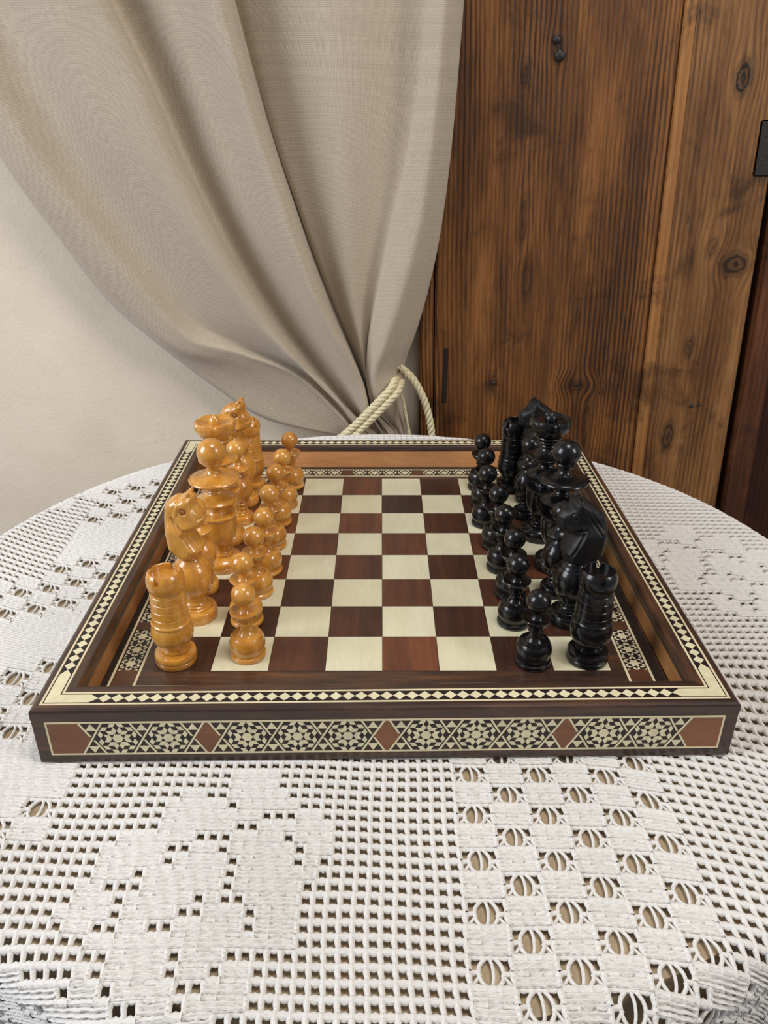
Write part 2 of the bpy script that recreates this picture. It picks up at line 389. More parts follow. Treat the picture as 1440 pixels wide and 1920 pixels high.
for x0, x1, y0, y1 in [(XL,xl,YF,YB), (xr,XR,YF,YB), (XL,XR,yb,YB), (XL,XR,YF,yf)]:
    bp('mosaic_ground', bm_mesh(box(x0,x1,y0,y1,-.01,.0008 if x1-x0 < 1 else .0012)), EB)
# squares
sl = bm_mesh(box(-.496,.496,-.496,.496,-.01,.005,.003,1)); sl.materials.append(SQL)
sd = bm_mesh(box(-.496,.496,-.496,.496,-.01,.005,.003,1)); sd.materials.append(SQD)
bp('square_bed', bm_mesh(box(-4.01,4.01,-4.01,4.01,-.01,.001)), EBG)
for i in range(8):
    for j in range(8):
        dk = (i+j) % 2 == 0
        bp('dark_square' if dk else 'light_square', sd if dk else sl, None, loc=((i-3.5)*S, (j-3.5)*S, -ZB*S))
# star band round the field: hexagram stars with chevrons
def R2(a, p): c, s = math.cos(a), math.sin(a); return (c*p[0]-s*p[1], s*p[0]+c*p[1])
def star_band(cx, cy, vertical, width, out_light, out_rust, n_groups):
    pass
lightV, lightF = [], []
def addpoly(V, F, pts, z0=-.005, z1=.004):
    n = len(pts); o = len(V); V += [(p[0],p[1],z0) for p in pts]+[(p[0],p[1],z1) for p in pts]
    F.append(tuple(range(o+n, o+2*n))); F += [(o+i, o+(i+1) % n, o+n+(i+1) % n, o+n+i) for i in range(n)]
def small_star(V, F, cx, cy, rot, u):
    def add(pts): addpoly(V, F, [(cx+q[0], cy+q[1]) for q in (R2(rot, (p[0]*u, p[1]*u)) for p in pts)])
    q3 = math.sqrt(3)
    add([(0,0)]*0 or [R2(PI/3*(k//2)+(PI/6 if k % 2 else 0), (1 if k % 2 else q3, 0)) for k in range(12)])
    for k in range(6):
        for s in (1, -1):
            pts = [(q3+.08, s*.1), (q3*1.0+.08, s*.86), (2.5, s*1.38), (2.5, s*.52)]
            pts = [R2(PI/3*k, p) for p in pts]; add(pts if s > 0 else pts[::-1])
    for sx in (1, -1):
        for sy in (1, -1):
            p = [(sx*2.45, sy*2.95), (sx*1.75, sy*2.55), (sx*2.45, sy*2.15)]; add(p if sx*sy < 0 else p[::-1])
U2 = .0672
rustspots = []
def side_band(cx, half, vertical, c0):
    """stars every .39 along a band centred on cx; rust blocks at gaps"""
    spots = [c0+1.87*k for k in range(-3, 4)]
    for c in spots:
        if abs(c) < half-.3: rustspots.append((cx, c, vertical, .13))
        for q in range(4):
            a = c+.33+.403*q
            if abs(a) < half-.42: small_star(lightV, lightF, *((cx, a, 0) if vertical else (a, cx, PI/2)), U2)
cxl, cxr, cyb, cyf = (XL+xl)/2, (xr+XR)/2, (yb+YB)/2, (yf+YF)/2
side_band(cxl, 4.3, True, -.79); side_band(cxr, 4.3, True, -.79); side_band(cyb, 4.35, False, -.92); side_band(cyf, 4.35, False, -.92)
bp('star_mosaic', mesh(lightV, lightF), IV, 'small ivory stars around the squares', 'stuff')
for c, a, vert, h in rustspots:
    b = box(c-.18,c+.18,a-h,a+h,-.01,.003) if vert else box(a-h,a+h,c-.18,c+.18,-.01,.003)
    bp('brown_block', bm_mesh(b), BRB)
for sx in (0, 1):
    for sy in (0, 1):
        x0, x1 = ((XL+.03, xl-.03), (xr+.03, XR-.03))[sx]; y0, y1 = ((YF+.03, -3.95), (3.98, YB-.03))[sy]
        bp('brown_block', bm_mesh(box(x0,x1,y0,y1,-.01,.0035)), BRB)
# top rail inlay: two ivory lines, a dark band, ivory diamonds and mitred corner strips
Z0, Z1 = ZT-.01, ZT+.004
def side_pt(k, d, ins):
    p = CV[k]; a = (CV[(k+1) % 4]-p).normalized(); nrm = Vector((-a.y, a.x)); q = p+a*d+nrm*ins; return (q.x, q.y)
dia = []
for k in range(4):
    for ins in (.143, .406): bp('ivory_line', bm_mesh(sweep(k, [(ins-.018,Z0),(ins+.018,Z0),(ins+.018,Z1),(ins-.018,Z1)])), LINE)
    bp('dark_band', bm_mesh(sweep(k, [(.165,Z0),(.384,Z0),(.384,Z1-.003),(.165,Z1-.003)])), EB)
    L = (CV[(k+1) % 4]-CV[k]).length; a0 = 1.0; nd = 45; st = (L-2*a0)/nd
    dir_ = (CV[(k+1) % 4]-CV[k]).normalized(); ang = math.atan2(dir_.y, dir_.x)
    h, w = .094, st*.5
    dm = bm_mesh(prism([(-w,0),(0,-h),(w,0),(0,h)], Z0, Z1)); dm.materials.append(IV)
    for i in range(nd):
        p = side_pt(k, a0+st*(i+.5), .2745)
        o = bp('ivory_diamond', dm, None, loc=(p[0]*S, p[1]*S, -ZB*S)); o.rotation_euler[2] = ang+(random.random()-.5)*.03
    i0, i1, im = .182, .367, .2745
    for e in (0, 1):
        f = (lambda d, ins: side_pt(k, d, ins)) if e == 0 else (lambda d, ins: side_pt(k, L-d, ins))
        c_o = cin(k+e, i0); c_i = cin(k+e, i1)
        poly = [(c_o.x, c_o.y), f(a0-.13, i0), f(a0, im), f(a0-.13, i1), (c_i.x, c_i.y)]
        if e: poly = poly[::-1]
        bp('ivory_corner_strip', bm_mesh(prism(poly, Z0, Z1)), IV)
# mosaic panels let into the sides
Q3 = math.sqrt(3)
def clip(poly, a, b, c):
    """keep a*x+b*y<=c"""
    out = []
    for i in range(len(poly)):
        p, q = poly[i], poly[(i+1) % len(poly)]; dp, dq = a*p[0]+b*p[1]-c, a*q[0]+b*q[1]-c
        if dp <= 0: out.append(p)
        if (dp < 0 < dq) or (dq < 0 < dp): t_ = dp/(dp-dq); out.append((p[0]+(q[0]-p[0])*t_, p[1]+(q[1]-p[1])*t_))
    return out
def cellclip(poly, cx, half, bar=.2, top=3.42):
    for a, b, c in [(1,1/Q3,cx+half-bar), (1,-1/Q3,cx+half-bar), (-1,1/Q3,-cx+half-bar), (-1,-1/Q3,-cx+half-bar), (0,1,top), (0,-1,top)]:
        poly = clip(poly, a, b, c)
        if len(poly) < 3: return []
    return poly
def shrink(poly, d=.045):
    cx = sum(p[0] for p in poly)/len(poly); cy_ = sum(p[1] for p in poly)/len(poly)
    return [(p[0]+(cx-p[0])*d, p[1]+(cy_-p[1])*d) for p in poly]
def area2(p): return abs(sum(p[i][0]*p[(i+1) % len(p)][1]-p[(i+1) % len(p)][0]*p[i][1] for i in range(len(p))))/2
hs = Q3/2
SH_I = [[(1,0),(2,0),(2.5,hs),(1.5,hs)], [(1,0),(1.5,-hs),(2.5,-hs),(2,0)], [(3,0),(3.5,hs),(3,2*hs),(2.5,hs)], [(3,0),(2.5,-hs),(3,-2*hs),(3.5,-hs)]]
SH_D = [[(2,0),(2.5,-hs),(3,0),(2.5,hs)], [(1.5,hs),(2.5,hs),(3,2*hs),(2,2*hs)], [(3,0),(3.5,-hs),(4,0),(3.5,hs)]]
stars = [-48]
for d in (9,14,9,9,14,9,9,14,9): stars.append(stars[-1]+d)
tiles = []     # (kind, polygon) in units of one rhombus side
for s in stars:
    tiles.append(('ivory_hexagon', [(s+math.cos(PI/3*k), math.sin(PI/3*k)) for k in range(6)]))
    for k in range(6):
        for kind, L_ in (('ivory_rhombus', SH_I), ('dark_rhombus', SH_D)):
            for sh in L_:
                p = cellclip([(s+q[0], q[1]) for q in (R2(PI/3*k, p) for p in sh)], s, 4.5)
                if len(p) > 2 and area2(p) > .18: tiles.append((kind, shrink(p)))
xs = sorted(set([round(s-4.5, 2) for s in stars]+[round(s+4.5, 2) for s in stars]))
H = 3.44
for X in xs:
    for sg in (1, -1):
        tri = [(X-1, sg*H*.5+sg*.1), (X+1, sg*H*.5+sg*.1), (X, sg*H*.97)]; tiles.append(('ivory_triangle', tri if sg > 0 else tri[::-1]))
        b = .17; w_ = b/math.cos(PI/6)
        # bars: '/' runs through, the other diagonal is cut at the crossing
    tiles.append(('ivory_bar', [(X-H/Q3-w_, -H), (X-H/Q3+w_, -H), (X+H/Q3+w_, H), (X+H/Q3-w_, H)]))
    g = .42
    tiles.append(('ivory_bar', [(X-H/Q3-w_, H), (X-g/Q3-w_-.05, g), (X-g/Q3+w_-.05, g), (X-H/Q3+w_, H)]))
    tiles.append(('ivory_bar', [(X+g/Q3-w_, -g), (X+H/Q3-w_, -H), (X+H/Q3+w_, -H), (X+g/Q3+w_, -g)]))
big = []
for a, b_ in zip(stars, stars[1:]):
    if b_-a > 10: big.append(cellclip([(a+4,-4),(b_-4,-4),(b_-4,4),(a+4,4)], (a+b_)/2, 2.5))
for sg in (-1, 1):
    p = [(sg*(60.1), -H), (sg*(60.1), H), (sg*(52.5+H/Q3+w_), H), (sg*(52.5+w_), 0), (sg*(52.5+H/Q3+w_), -H)]
    big.append(p if sg < 0 else p[::-1])
for k in (0, 1, 3, 2):
    p0 = CV[k]; a = (CV[(k+1) % 4]-p0).normalized(); nrm = Vector((-a.y, a.x)); L = (CV[(k+1) % 4]-p0).length; e = .088*L/11.04; zc = -.052
    def slab(poly, h0, h1):
        bm = bmesh.new(); lo = []; hi = []
        for q in poly:
            base = p0+a*(L/2+q[0]*e)
            for lst, h in ((lo, h0), (hi, h1)):
                pt = base-nrm*(h-.006); lst.append(bm.verts.new((pt.x, pt.y, zc+q[1]*.088)))
        n = len(poly); bm.faces.new(hi); bm.faces.new(lo[::-1])
        for i in range(n): bm.faces.new((lo[i], lo[(i+1) % n], hi[(i+1) % n], hi[i]))
        return bm_mesh(bm)
    pan = bp('mosaic_panel', slab([(-60.3,-3.5),(60.3,-3.5),(60.3,3.5),(-60.3,3.5)], -.01, .003), EBG, 'star mosaic along the front' if k == 0 else None)
    for q in ([(-60.4,3.45),(60.4,3.45),(60.4,3.8),(-60.4,3.8)], [(-60.4,-3.8),(60.4,-3.8),(60.4,-3.45),(-60.4,-3.45)], [(-60.4,-3.45),(-60.05,-3.45),(-60.05,3.45),(-60.4,3.45)], [(60.05,-3.45),(60.4,-3.45),(60.4,3.45),(60.05,3.45)]):
        link('ivory_border', slab(q, -.01, .009), LINE, pan)
    for q in big: link('reddish_block', slab(q, -.005, .0065), RUST, pan)
    if k == 0:
        for nm, q in tiles:
            link(nm, slab(q, -.004, .0085 if 'bar' in nm else .007), EB if 'dark' in nm else IV, pan)
    elif k in (1, 3):
        bmj = bmesh.new()
        for nm, q in tiles:
            if 'dark' in nm: continue
            me_ = slab(q, -.004, .007); bmj.from_mesh(me_); bpy.data.meshes.remove(me_)
        me = bpy.data.meshes.new('m'); bmj.to_mesh(me); bmj.free()
        link('ivory_star_tiles', me, IV, pan, kind='stuff')

# ------------------------------------------------------------------ chess pieces
def arc(r, zc, a0, a1, n=8, sq=1.0):
    return [(max(0, r*math.cos(math.radians(a0+(a1-a0)*i/n))), zc+sq*r*math.sin(math.radians(a0+(a1-a0)*i/n))) for i in range(n+1)]
def lmesh(prof, n=48, sharp=38):
    V, F = lathe(prof, n); me = mesh(V, F, True); me.set_sharp_from_angle(angle=math.radians(sharp)); return me
PAWN = [('foot', [(0,0),(.29,0),(.312,.02),(.318,.05),(.31,.085),(.285,.105),(0,.105)]),
 ('body', [(0,.09),(.275,.095),(.283,.11)]+arc(.318,.29,-28,34,8)+[(.235,.47),(.195,.49),(.178,.492),(.17,.485),(.16,.492),(.125,.53),(.102,.58),(.094,.63),(.098,.675),(0,.68)]),
 ('collar', [(0,.66),(.118,.668),(.134,.69),(.128,.715),(.112,.725),(.118,.745),(.16,.80),(.215,.87),(.252,.93),(.262,.955),(.256,.968),(.238,.966),(.17,.94),(.115,.945),(.085,.985),(.07,1.04),(.075,1.09),(0,1.10)]),
 ('head', [(0,1.075),(.085,1.08),(.10,1.095)]+arc(.212,1.285,-60,90,14))]
ROOK = [('base', [(0,0),(.35,0),(.362,.02),(.364,.09),(.358,.098),(.364,.106),(.364,.185),(.352,.212),(.29,.235),(.235,.248),(0,.25)]),
 ('stem', [(0,.235),(.225,.24),(.243,.262),(.238,.29),(.21,.305),(.222,.325),(.215,.345),(.24,.36),(0,.37)]),
 ('bulge', [(0,.345),(.235,.35),(.30,.425),(.345,.51),(.368,.61),(.364,.70),(.343,.785),(.335,.81),(0,.82)]),
 ('tower', [(0,.80),(.335,.805),(.347,.83),(.345,.86),(.328,.878),(.322,.90),(.316,.985),(.306,.995),(.314,1.005),(.309,1.14),(.299,1.15),(.307,1.16),(.303,1.29),(.293,1.30),(.301,1.31),(.297,1.43),(.287,1.44),(.294,1.45),(.285,1.49),(0,1.50)])]
def rook_top():
    n = 120; prof = [(0,1.475),(.282,1.48),(.305,1.515),(.320,1.60),(.324,1.68),(.314,1.76),(.290,1.82),(.268,1.848),(.252,1.85),(.24,1.84),(.236,1.745),(.10,1.742),(.06,1.75),(0,1.758)]
    V, F = lathe(prof, n); out = []
    for x, y, z in V:
        a = math.degrees(math.atan2(y, x)); r = math.hypot(x, y)
        for c in (-100, -12, 74, 168):
            if abs((a-c+180) % 360-180) < 7.4 and r > .237 and z > 1.70: z = 1.70 if r > .245 else 1.744
        out.append((x, y, z))
    me = mesh(out, F, True); me.set_sharp_from_angle(angle=math.radians(32)); return me
BISHOP = [('base', [(0,0),(.285,0),(.295,.02),(.295,.09),(.288,.096),(.295,.104),(.295,.17),(.275,.20),(.19,.225),(0,.23)]),
 ('stem', [(0,.22),(.185,.222),(.196,.24),(.178,.262),(.165,.27),(.172,.29),(.15,.31),(.142,.35),(.15,.37),(.165,.385),(.15,.40),(.145,.44),(.18,.48),(0,.49)]),
 ('body', [(0,.475),(.175,.478),(.235,.525)]+arc(.32,.85,-52,42,10,1.15)+[(.19,1.16),(.14,1.20),(.125,1.24),(0,1.25)]),
 ('disc', [(0,1.23),(.13,1.232),(.15,1.26),(.22,1.31),(.275,1.355),(.283,1.375),(.275,1.388),(.24,1.40),(.17,1.44),(.115,1.49),(.09,1.56),(.095,1.63),(0,1.64)]),
 ('head', [(0,1.615),(.11,1.62),(.125,1.64)]+arc(.215,1.83,-58,90,14)[:-2]+[(.03,2.045),(.02,2.07),(0,2.075)])]
GOBLET = [('base', [(0,0),(.415,0),(.43,.02),(.43,.115),(.421,.122),(.43,.13),(.43,.19),(.41,.225),(.33,.27),(.25,.315),(0,.32)]),
 ('stem', [(0,.30),(.245,.31),(.262,.335),(.25,.362),(.20,.385),(.182,.42),(.178,.49),(.20,.54),(.215,.56),(0,.57)]),
 ('cup', [(0,.545),(.205,.55),(.265,.60),(.322,.70),(.355,.83),(.374,1.0),(.382,1.16),(.385,1.20),(.402,1.225),(.414,1.25),(.408,1.275),(.385,1.285),(.34,1.28),(.22,1.30),(.19,1.34),(0,1.36)]),
 ('disc', [(0,1.335),(.185,1.34),(.19,1.40),(.24,1.45),(.33,1.50),(.405,1.545),(.425,1.57),(.422,1.595),(.40,1.615),(.385,1.612),(.375,1.625),(.27,1.675),(.18,1.72),(.165,1.745),(0,1.75)])]
KING = GOBLET + [('neck', [(0,1.73),(.165,1.735),(.178,1.76),(.172,1.79),(.15,1.81),(.158,1.84),(.20,1.87),(.22,1.90),(0,1.91)]),
 ('wide_disc', [(0,1.89),(.22,1.895),(.33,1.935),(.45,1.985),(.505,2.02),(.512,2.045),(.50,2.065),(.478,2.072),(.468,2.066),(.455,2.078),(.34,2.105),(.22,2.135),(.15,2.18),(.115,2.24),(.108,2.30),(.125,2.34),(0,2.35)]),
 ('head', [(0,2.325),(.13,2.33),(.19,2.36),(.20,2.385),(.215,2.40)]+arc(.288,2.62,-44,90,14,.98))]
QUEEN = GOBLET + [('neck', [(0,1.73),(.165,1.735),(.178,1.76),(.172,1.79),(.15,1.81),(.158,1.84),(.20,1.86),(0,1.87)]),
 ('wide_disc', [(0,1.85),(.20,1.855),(.30,1.90),(.39,1.945),(.428,1.98),(.43,2.005),(.41,2.02),(.385,2.02),(.27,2.075),(.19,2.13),(.155,2.19),(.16,2.23),(0,2.24)]),
 ('collar', [(0,2.21),(.17,2.215),(.19,2.24),(.18,2.27),(.165,2.28),(.225,2.31),(.248,2.34),(.24,2.365),(.215,2.375),(.262,2.40),(.275,2.43),(.265,2.455),(.24,2.465),(0,2.47)])]
def queen_crown():
    n = 96; prof = [(0,2.445),(.235,2.45),(.26,2.48),(.33,2.545),(.40,2.62),(.437,2.71),(.436,2.79),(.418,2.845),(.385,2.86),(.355,2.845),(.33,2.82),(.25,2.80),(.145,2.80)]+arc(.13,2.815,-8,60,6,1.25)+[(.05,2.945),(.035,2.975),(0,2.985)]
    V, F = lathe(prof, n); out = []
    for x, y, z in V:
        r = math.hypot(x, y); a = math.degrees(math.atan2(y, x))
        if r > .3 and z > 2.6:
            d = min(abs((a-c+180) % 360-180) for c in (-88, -28, 32, 92, 152, 212)); w = max(0, 1-d/7.0); k = min(1, (z-2.6)/.2)
            z -= .035*w*w*k; f = 1-.075*w*w*k; x, y = x*f, y*f
            if z > 2.8: z += .006*math.cos(math.radians(a*6))
        out.append((x, y, z))
    me = mesh(out, F, True); me.set_sharp_from_angle(angle=math.radians(40)); return me
KNIGHT = [('base', [(0,0),(.378,0),(.39,.02),(.388,.10),(.378,.107),(.389,.114),(.39,.175),(.372,.205),(.30,.232),(0,.24)]),
 ('stem', [(0,.22),(.275,.226),(.285,.25),(.262,.272),(.24,.276),(.25,.30),(.225,.322),(.21,.33),(.228,.352),(.215,.376),(.195,.388),(.186,.44),(.197,.50),(.235,.55),(0,.56)]),
 ('body', [(0,.54),(.23,.545),(.305,.61),(.362,.72),(.39,.86),(.388,.99),(.36,1.10),(.318,1.18),(.296,1.205),(.286,1.205),(.282,1.215),(.262,1.25),(.222,1.285),(.208,1.30),(.20,1.325),(.222,1.34),(.225,1.36),(.20,1.38),(0,1.39)])]

def poly_sd(P, X, Z):
    """signed distance (positive inside) of grid points to polygon"""
    P = np.array(P); d = np.full(X.shape, 9.0); ins = np.zeros(X.shape, bool)
    for a, b in zip(P, np.roll(P, -1, 0)):
        e = b-a; t = np.clip(((X-a[0])*e[0]+(Z-a[1])*e[1])/(e@e), 0, 1); d = np.minimum(d, np.hypot(X-a[0]-t*e[0], Z-a[1]-t*e[1]))
        ins ^= ((a[1] > Z) != (b[1] > Z)) & (X < (b[0]-a[0])*(Z-a[1])/(b[1]-a[1]+1e-12)+a[0])
    return np.where(ins, d, -d)
def line_d(P, X, Z):
    d = np.full(X.shape, 9.0)
    for a, b in zip(P, P[1:]):
        a = np.array(a); e = np.array(b)-a; t = np.clip(((X-a[0])*e[0]+(Z-a[1])*e[1])/(e@e), 0, 1); d = np.minimum(d, np.hypot(X-a[0]-t*e[0], Z-a[1]-t*e[1]))
    return d
def surface_nets(F, org, h):
    """iso-surface F=0 (negative inside) as quads"""
    s = F < 0; nx, ny, nz = F.shape
    acc = np.zeros((nx-1, ny-1, nz-1, 3)); cnt = np.zeros((nx-1, ny-1, nz-1))
    corners = [(i,j,k) for i in (0,1) for j in (0,1) for k in (0,1)]
    def sub(A, c): return A[c[0]:c[0]+nx-1, c[1]:c[1]+ny-1, c[2]:c[2]+nz-1]
    for a in corners:
        for ax in range(3):
            if a[ax]: continue
            b = list(a); b[ax] = 1; fa, fb = sub(F, a), sub(F, b); m = (fa < 0) != (fb < 0)
            t = np.where(m, fa/(fa-fb+1e-20), 0)
            for d in range(3): acc[..., d] += np.where(m, a[d]+(t if d == ax else 0), 0)
            cnt += m
    act = cnt > 0; idx = -np.ones(act.shape, int); idx[act] = np.arange(act.sum())
    I = np.argwhere(act); V = (I+acc[act]/cnt[act][:, None])*h+np.array(org)
    Q = []
    for ax in range(3):
        o1, o2 = [d for d in range(3) if d != ax]
        A = np.take(s, range(0, F.shape[ax]-1), ax); B = np.take(s, range(1, F.shape[ax]), ax); E = np.argwhere(A != B)
        E = E[(E[:, o1] > 0) & (E[:, o2] > 0) & (E[:, o1] < F.shape[o1]-1) & (E[:, o2] < F.shape[o2]-1)]
        def at(d1, d2): e = E.copy(); e[:, o1] -= d1; e[:, o2] -= d2; return idx[e[:, 0], e[:, 1], e[:, 2]]
        q = np.stack([at(1,1), at(0,1), at(0,0), at(1,0)], 1); ins = A[E[:, 0], E[:, 1], E[:, 2]]
        flip = ins if ax != 1 else ~ins
        q[~flip] = q[~flip][:, ::-1]; Q.append(q)
    return V, np.concatenate(Q)
def sstep(a, b, x): t = np.clip((x-a)/(b-a), 0, 1); return t*t*(3-2*t)
def horse(outline, eye, mouth, jaw, ears, grooves, head, thin=1.0):
    h = .0135; ox, oz = -.6, 1.22; X, Yg, Z = np.meshgrid(np.arange(ox, .62, h), np.arange(-.42, .42, h), np.arange(oz, 2.86, h), indexing='ij')
    X2, Z2 = X[:, 0, :], Z[:, 0, :]; d = poly_sd(outline, X2, Z2)
    T = .30-.09*sstep(1.9, 2.2, Z2); T = T*(1-.48*sstep(.12, .38, X2)*sstep(1.85, 2.0, Z2)); T *= thin
    D = .15; dd = np.clip(d, 0, D)/D; hh = T*np.sqrt(np.clip(1-(1-dd)**2, 0, 1))
    hd = poly_sd(head, X2, Z2); hh = np.where(hh > .02, hh+.04*sstep(-.008, .03, hd)*sstep(0, .08, d), hh)
    # deep cut between jaw and neck, mane ridge, mouth, eye sockets
    hh -= .028*np.exp(-(line_d(jaw, X2, Z2)/.014)**2); hh -= .04*np.exp(-(line_d(mouth, X2, Z2)/.013)**2)
    for g, dep, w in grooves: hh -= dep*np.exp(-(line_d(g, X2, Z2)/w)**2)
    hh -= .022*np.exp(-((np.hypot(X2-eye[0], Z2-eye[1])-.055)/.014)**2)
    hh += .02*sstep(.0, -.25, X2-eye[0]-.05)*0
    f = np.where(d[:, None, :] > 0, np.abs(Yg)-hh[:, None, :], np.maximum(np.abs(Yg)*.3, -d[:, None, :])+.0)
    f = np.where(d[:, None, :] > 0, f, np.sqrt(Yg**2*.2+d[:, None, :]**2)+.002)
    for (bx, bz), (tx, tz), yo, r0 in ears:
        for sgn in (1, -1):
            a = np.array((bx, sgn*yo, bz)); e = np.array((tx, sgn*yo*1.35, tz))-a; P = np.stack([X, Yg, Z], -1)-a
            t = np.clip(P@e/(e@e), 0, 1); q = np.linalg.norm(P-t[..., None]*e, axis=-1)-r0*(1-.6*t); f = np.minimum(f, q)
    V, Q = surface_nets(f, (ox, -.42, oz), h)
    # relax
    n = len(V); E = np.concatenate([Q[:, [0,1]], Q[:, [1,2]], Q[:, [2,3]], Q[:, [3,0]]]); deg = np.bincount(E.ravel(), minlength=n)[:, None]
    for _ in range(2):
        s_ = np.zeros_like(V)
        for c in range(3): s_[:, c] = np.bincount(E[:, 0], V[E[:, 1], c], n)+np.bincount(E[:, 1], V[E[:, 0], c], n)
        V = V*.55+.45*s_/np.maximum(deg, 1)
    me = mesh_np(V, Q); return me
WH = [(.2,2.61),(.235,2.60),(.24,2.41),(.335,2.30),(.385,2.15),(.365,2.08),(.31,1.995),(.20,1.95),(.13,1.93),(.10,1.85),(.16,1.73),(.266,1.60),(.29,1.52),(.187,1.404),(.12,1.32),(-.12,1.32),(-.214,1.40),(-.349,1.54),(-.371,1.846),(-.376,2.162),(-.344,2.358),(-.247,2.502),(-.106,2.59),(-.02,2.585),(.06,2.64)]
BH = [(.135,2.63),(.06,2.64),(-.05,2.56),(-.23,2.43),(-.40,2.27),(-.47,2.05),(-.46,1.77),(-.43,1.50),(-.30,1.37),(-.12,1.32),(.10,1.32),(.25,1.39),(.319,1.58),(.227,1.78),(.11,1.96),(.14,2.0),(.221,1.95),(.33,1.96),(.422,2.03),(.457,2.13),(.449,2.30),(.37,2.40),(.26,2.47),(.22,2.60)]
hw = horse(WH, (.06,2.36), [(.17,2.0),(.27,2.03),(.37,2.08)], [(-.16,2.22),(-.07,2.10),(.04,2.0),(.16,1.95)], [((.09,2.56),(.15,2.67),.08,.08)],
           [([(-.16,2.2),(-.08,1.98),(.06,1.74),(.12,1.62)], .018, .016), ([(.30,2.19),(.33,2.17)], .03, .016), ([(-.06,2.55),(-.01,2.42),(-.04,2.25)], .02, .016), ([(.2,2.5),(.2,2.35),(.26,2.24),(.3,2.16)], .018, .014), ([(.12,1.62),(.14,1.5),(.1,1.38)], .015, .015)], [(-.16,2.22),(-.07,2.10),(.04,2.0),(.16,1.94),(.31,1.96),(.42,2.1),(.36,2.33),(.27,2.45),(.25,2.62),(.2,2.75),(0,2.62),(-.09,2.42)])
hb_ = horse(BH, (.196,2.34), [(.30,1.98),(.38,2.05),(.43,2.12)], [(.2,1.98),(.1,2.02),(-.02,2.06)], [((.08,2.55),(.11,2.66),.09,.08)],
           [([(.10,2.60),(.13,2.4),(.13,2.2),(.10,2.05)], .022, .012), ([(-.02,2.06),(.04,1.9),(.16,1.65),(.25,1.5)], .03, .02), ([(-.15,2.42),(-.38,2.12)], .02, .01), ([(-.2,2.46),(-.43,2.18)], .02, .01), ([(-.1,2.38),(-.34,2.04)], .02, .01), ([(-.06,2.3),(-.3,1.96)], .02, .01)], [(.12,2.75),(.10,2.6),(.12,2.4),(.12,2.2),(.09,2.04),(.13,1.96),(.33,1.93),(.5,2.1),(.48,2.32),(.38,2.44),(.26,2.52),(.23,2.7)], 1.08)
def eye_mesh():
    bm = bmesh.new(); a = lathe([(0,0),(.018,0),(.024,.006),(.024,.016),(.014,.020),(.006,.010),(0,.010)], 16); b = lathe([(.036,0),(.050,.004),(.056,.012),(.050,.018),(.038,.014)], 24)
    V = a[0]+b[0]; F = a[1]+[tuple(i+len(a[0]) for i in f) for f in b[1]][:-2]
    n = 24; o = len(a[0])
    return mesh([(x, -z, y) for x, y, z in V], F, True)
em = eye_mesh(); emb = em.copy(); em.materials.append(EYE); emb.materials.append(BLK)
SETS = {}
def build_piece(name, parts, extra, black):
    t = thing(name, None, 'chess piece'); m = BLK if black else BOX
    for pn, prof in parts: link(pn, lmesh(prof), m, t)
    for pn, me, mat in extra(black): 
        o = link(pn, me, mat, t)
        if pn == 'horse_head':
            ex, ez = (.196, 2.34) if black else (.06, 2.36)
            for s in (1, -1):
                e = link('eye', emb if black else em, None, o, loc=(ex*S, -s*.232*S, ez*S))
                if s < 0: e.rotation_euler[2] = PI
    return t
rt, qc = rook_top(), queen_crown()
KIND = {'chess_pawn': (PAWN, lambda b: []), 'chess_rook': (ROOK, lambda b: [('battlement', rt.copy(), BLK if b else BOX)]), 'chess_bishop': (BISHOP, lambda b: []),
        'chess_king': (KING, lambda b: []), 'chess_queen': (QUEEN, lambda b: [('crown', qc.copy(), BLK if b else BOX)]),
        'chess_knight': (KNIGHT, lambda b: [('horse_head', hb_ if b else hw, BLKR if b else BOX)])}
hon, blk = 'honey-coloured', 'black'
PL = [
 ('chess_rook', 0, -3.66, -3.68, 'honey-coloured rook in the front left corner, nearest light piece'),
 ('chess_knight', 0, -3.57, -2.30, 'honey-coloured knight with ringed eye just behind the front light rook'),
 ('chess_bishop', 0, -3.62, -1.35, 'honey-coloured bishop with small disc mostly hidden behind the front light knight'),
 ('chess_king', 0, -3.41, -.42, 'tall honey-coloured king with ball head over two wide discs'),
 ('chess_queen', 0, -3.53, .72, 'tall honey-coloured queen with notched crown, tallest light piece'),
 ('chess_bishop', 0, -3.31, 1.60, 'honey-coloured bishop with ball head right behind the light queen'),
 ('chess_knight', 0, -3.43, 2.60, 'far honey-coloured knight whose head rises behind the light queen'),
 ('chess_rook', 0, -3.33, 3.42, 'farthest honey-coloured rook beside the far light knight'),
 ('chess_rook', 1, 3.65, -3.66, 'black rook in the front right corner, nearest black piece'),
 ('chess_knight', 1, 3.58, -2.45, 'black knight with carved mane just behind the front black rook'),
 ('chess_bishop', 1, 3.48, -1.50, 'black bishop squeezed between front black knight and black king'),
 ('chess_king', 1, 3.68, -.46, 'tall black king with scuffed ball head and wide disc'),
 ('chess_queen', 1, 3.60, .88, 'tall black queen with notched bowl-shaped crown'),
 ('chess_bishop', 1, 3.42, 1.85, 'black bishop mostly hidden behind the black queen'),
 ('chess_knight', 1, 3.70, 2.72, 'far black knight whose ear shows behind the black queen crown'),
 ('chess_rook', 1, 3.30, 3.42, 'farthest black rook left of the black queen')]
pw = [(-2.40,-3.55),(-2.58,-2.50),(-2.51,-1.50),(-2.42,-.66),(-2.44,.42),(-2.44,1.52),(-2.38,2.42),(-2.32,3.52)]
pk = [(2.66,-3.76),(2.50,-2.55),(2.58,-1.58),(2.53,-.56),(2.53,.40),(2.42,1.46),(2.50,2.45),(2.52,3.40)]
od = ['nearest', 'second', 'third', 'fourth', 'fifth', 'sixth', 'seventh', 'farthest']
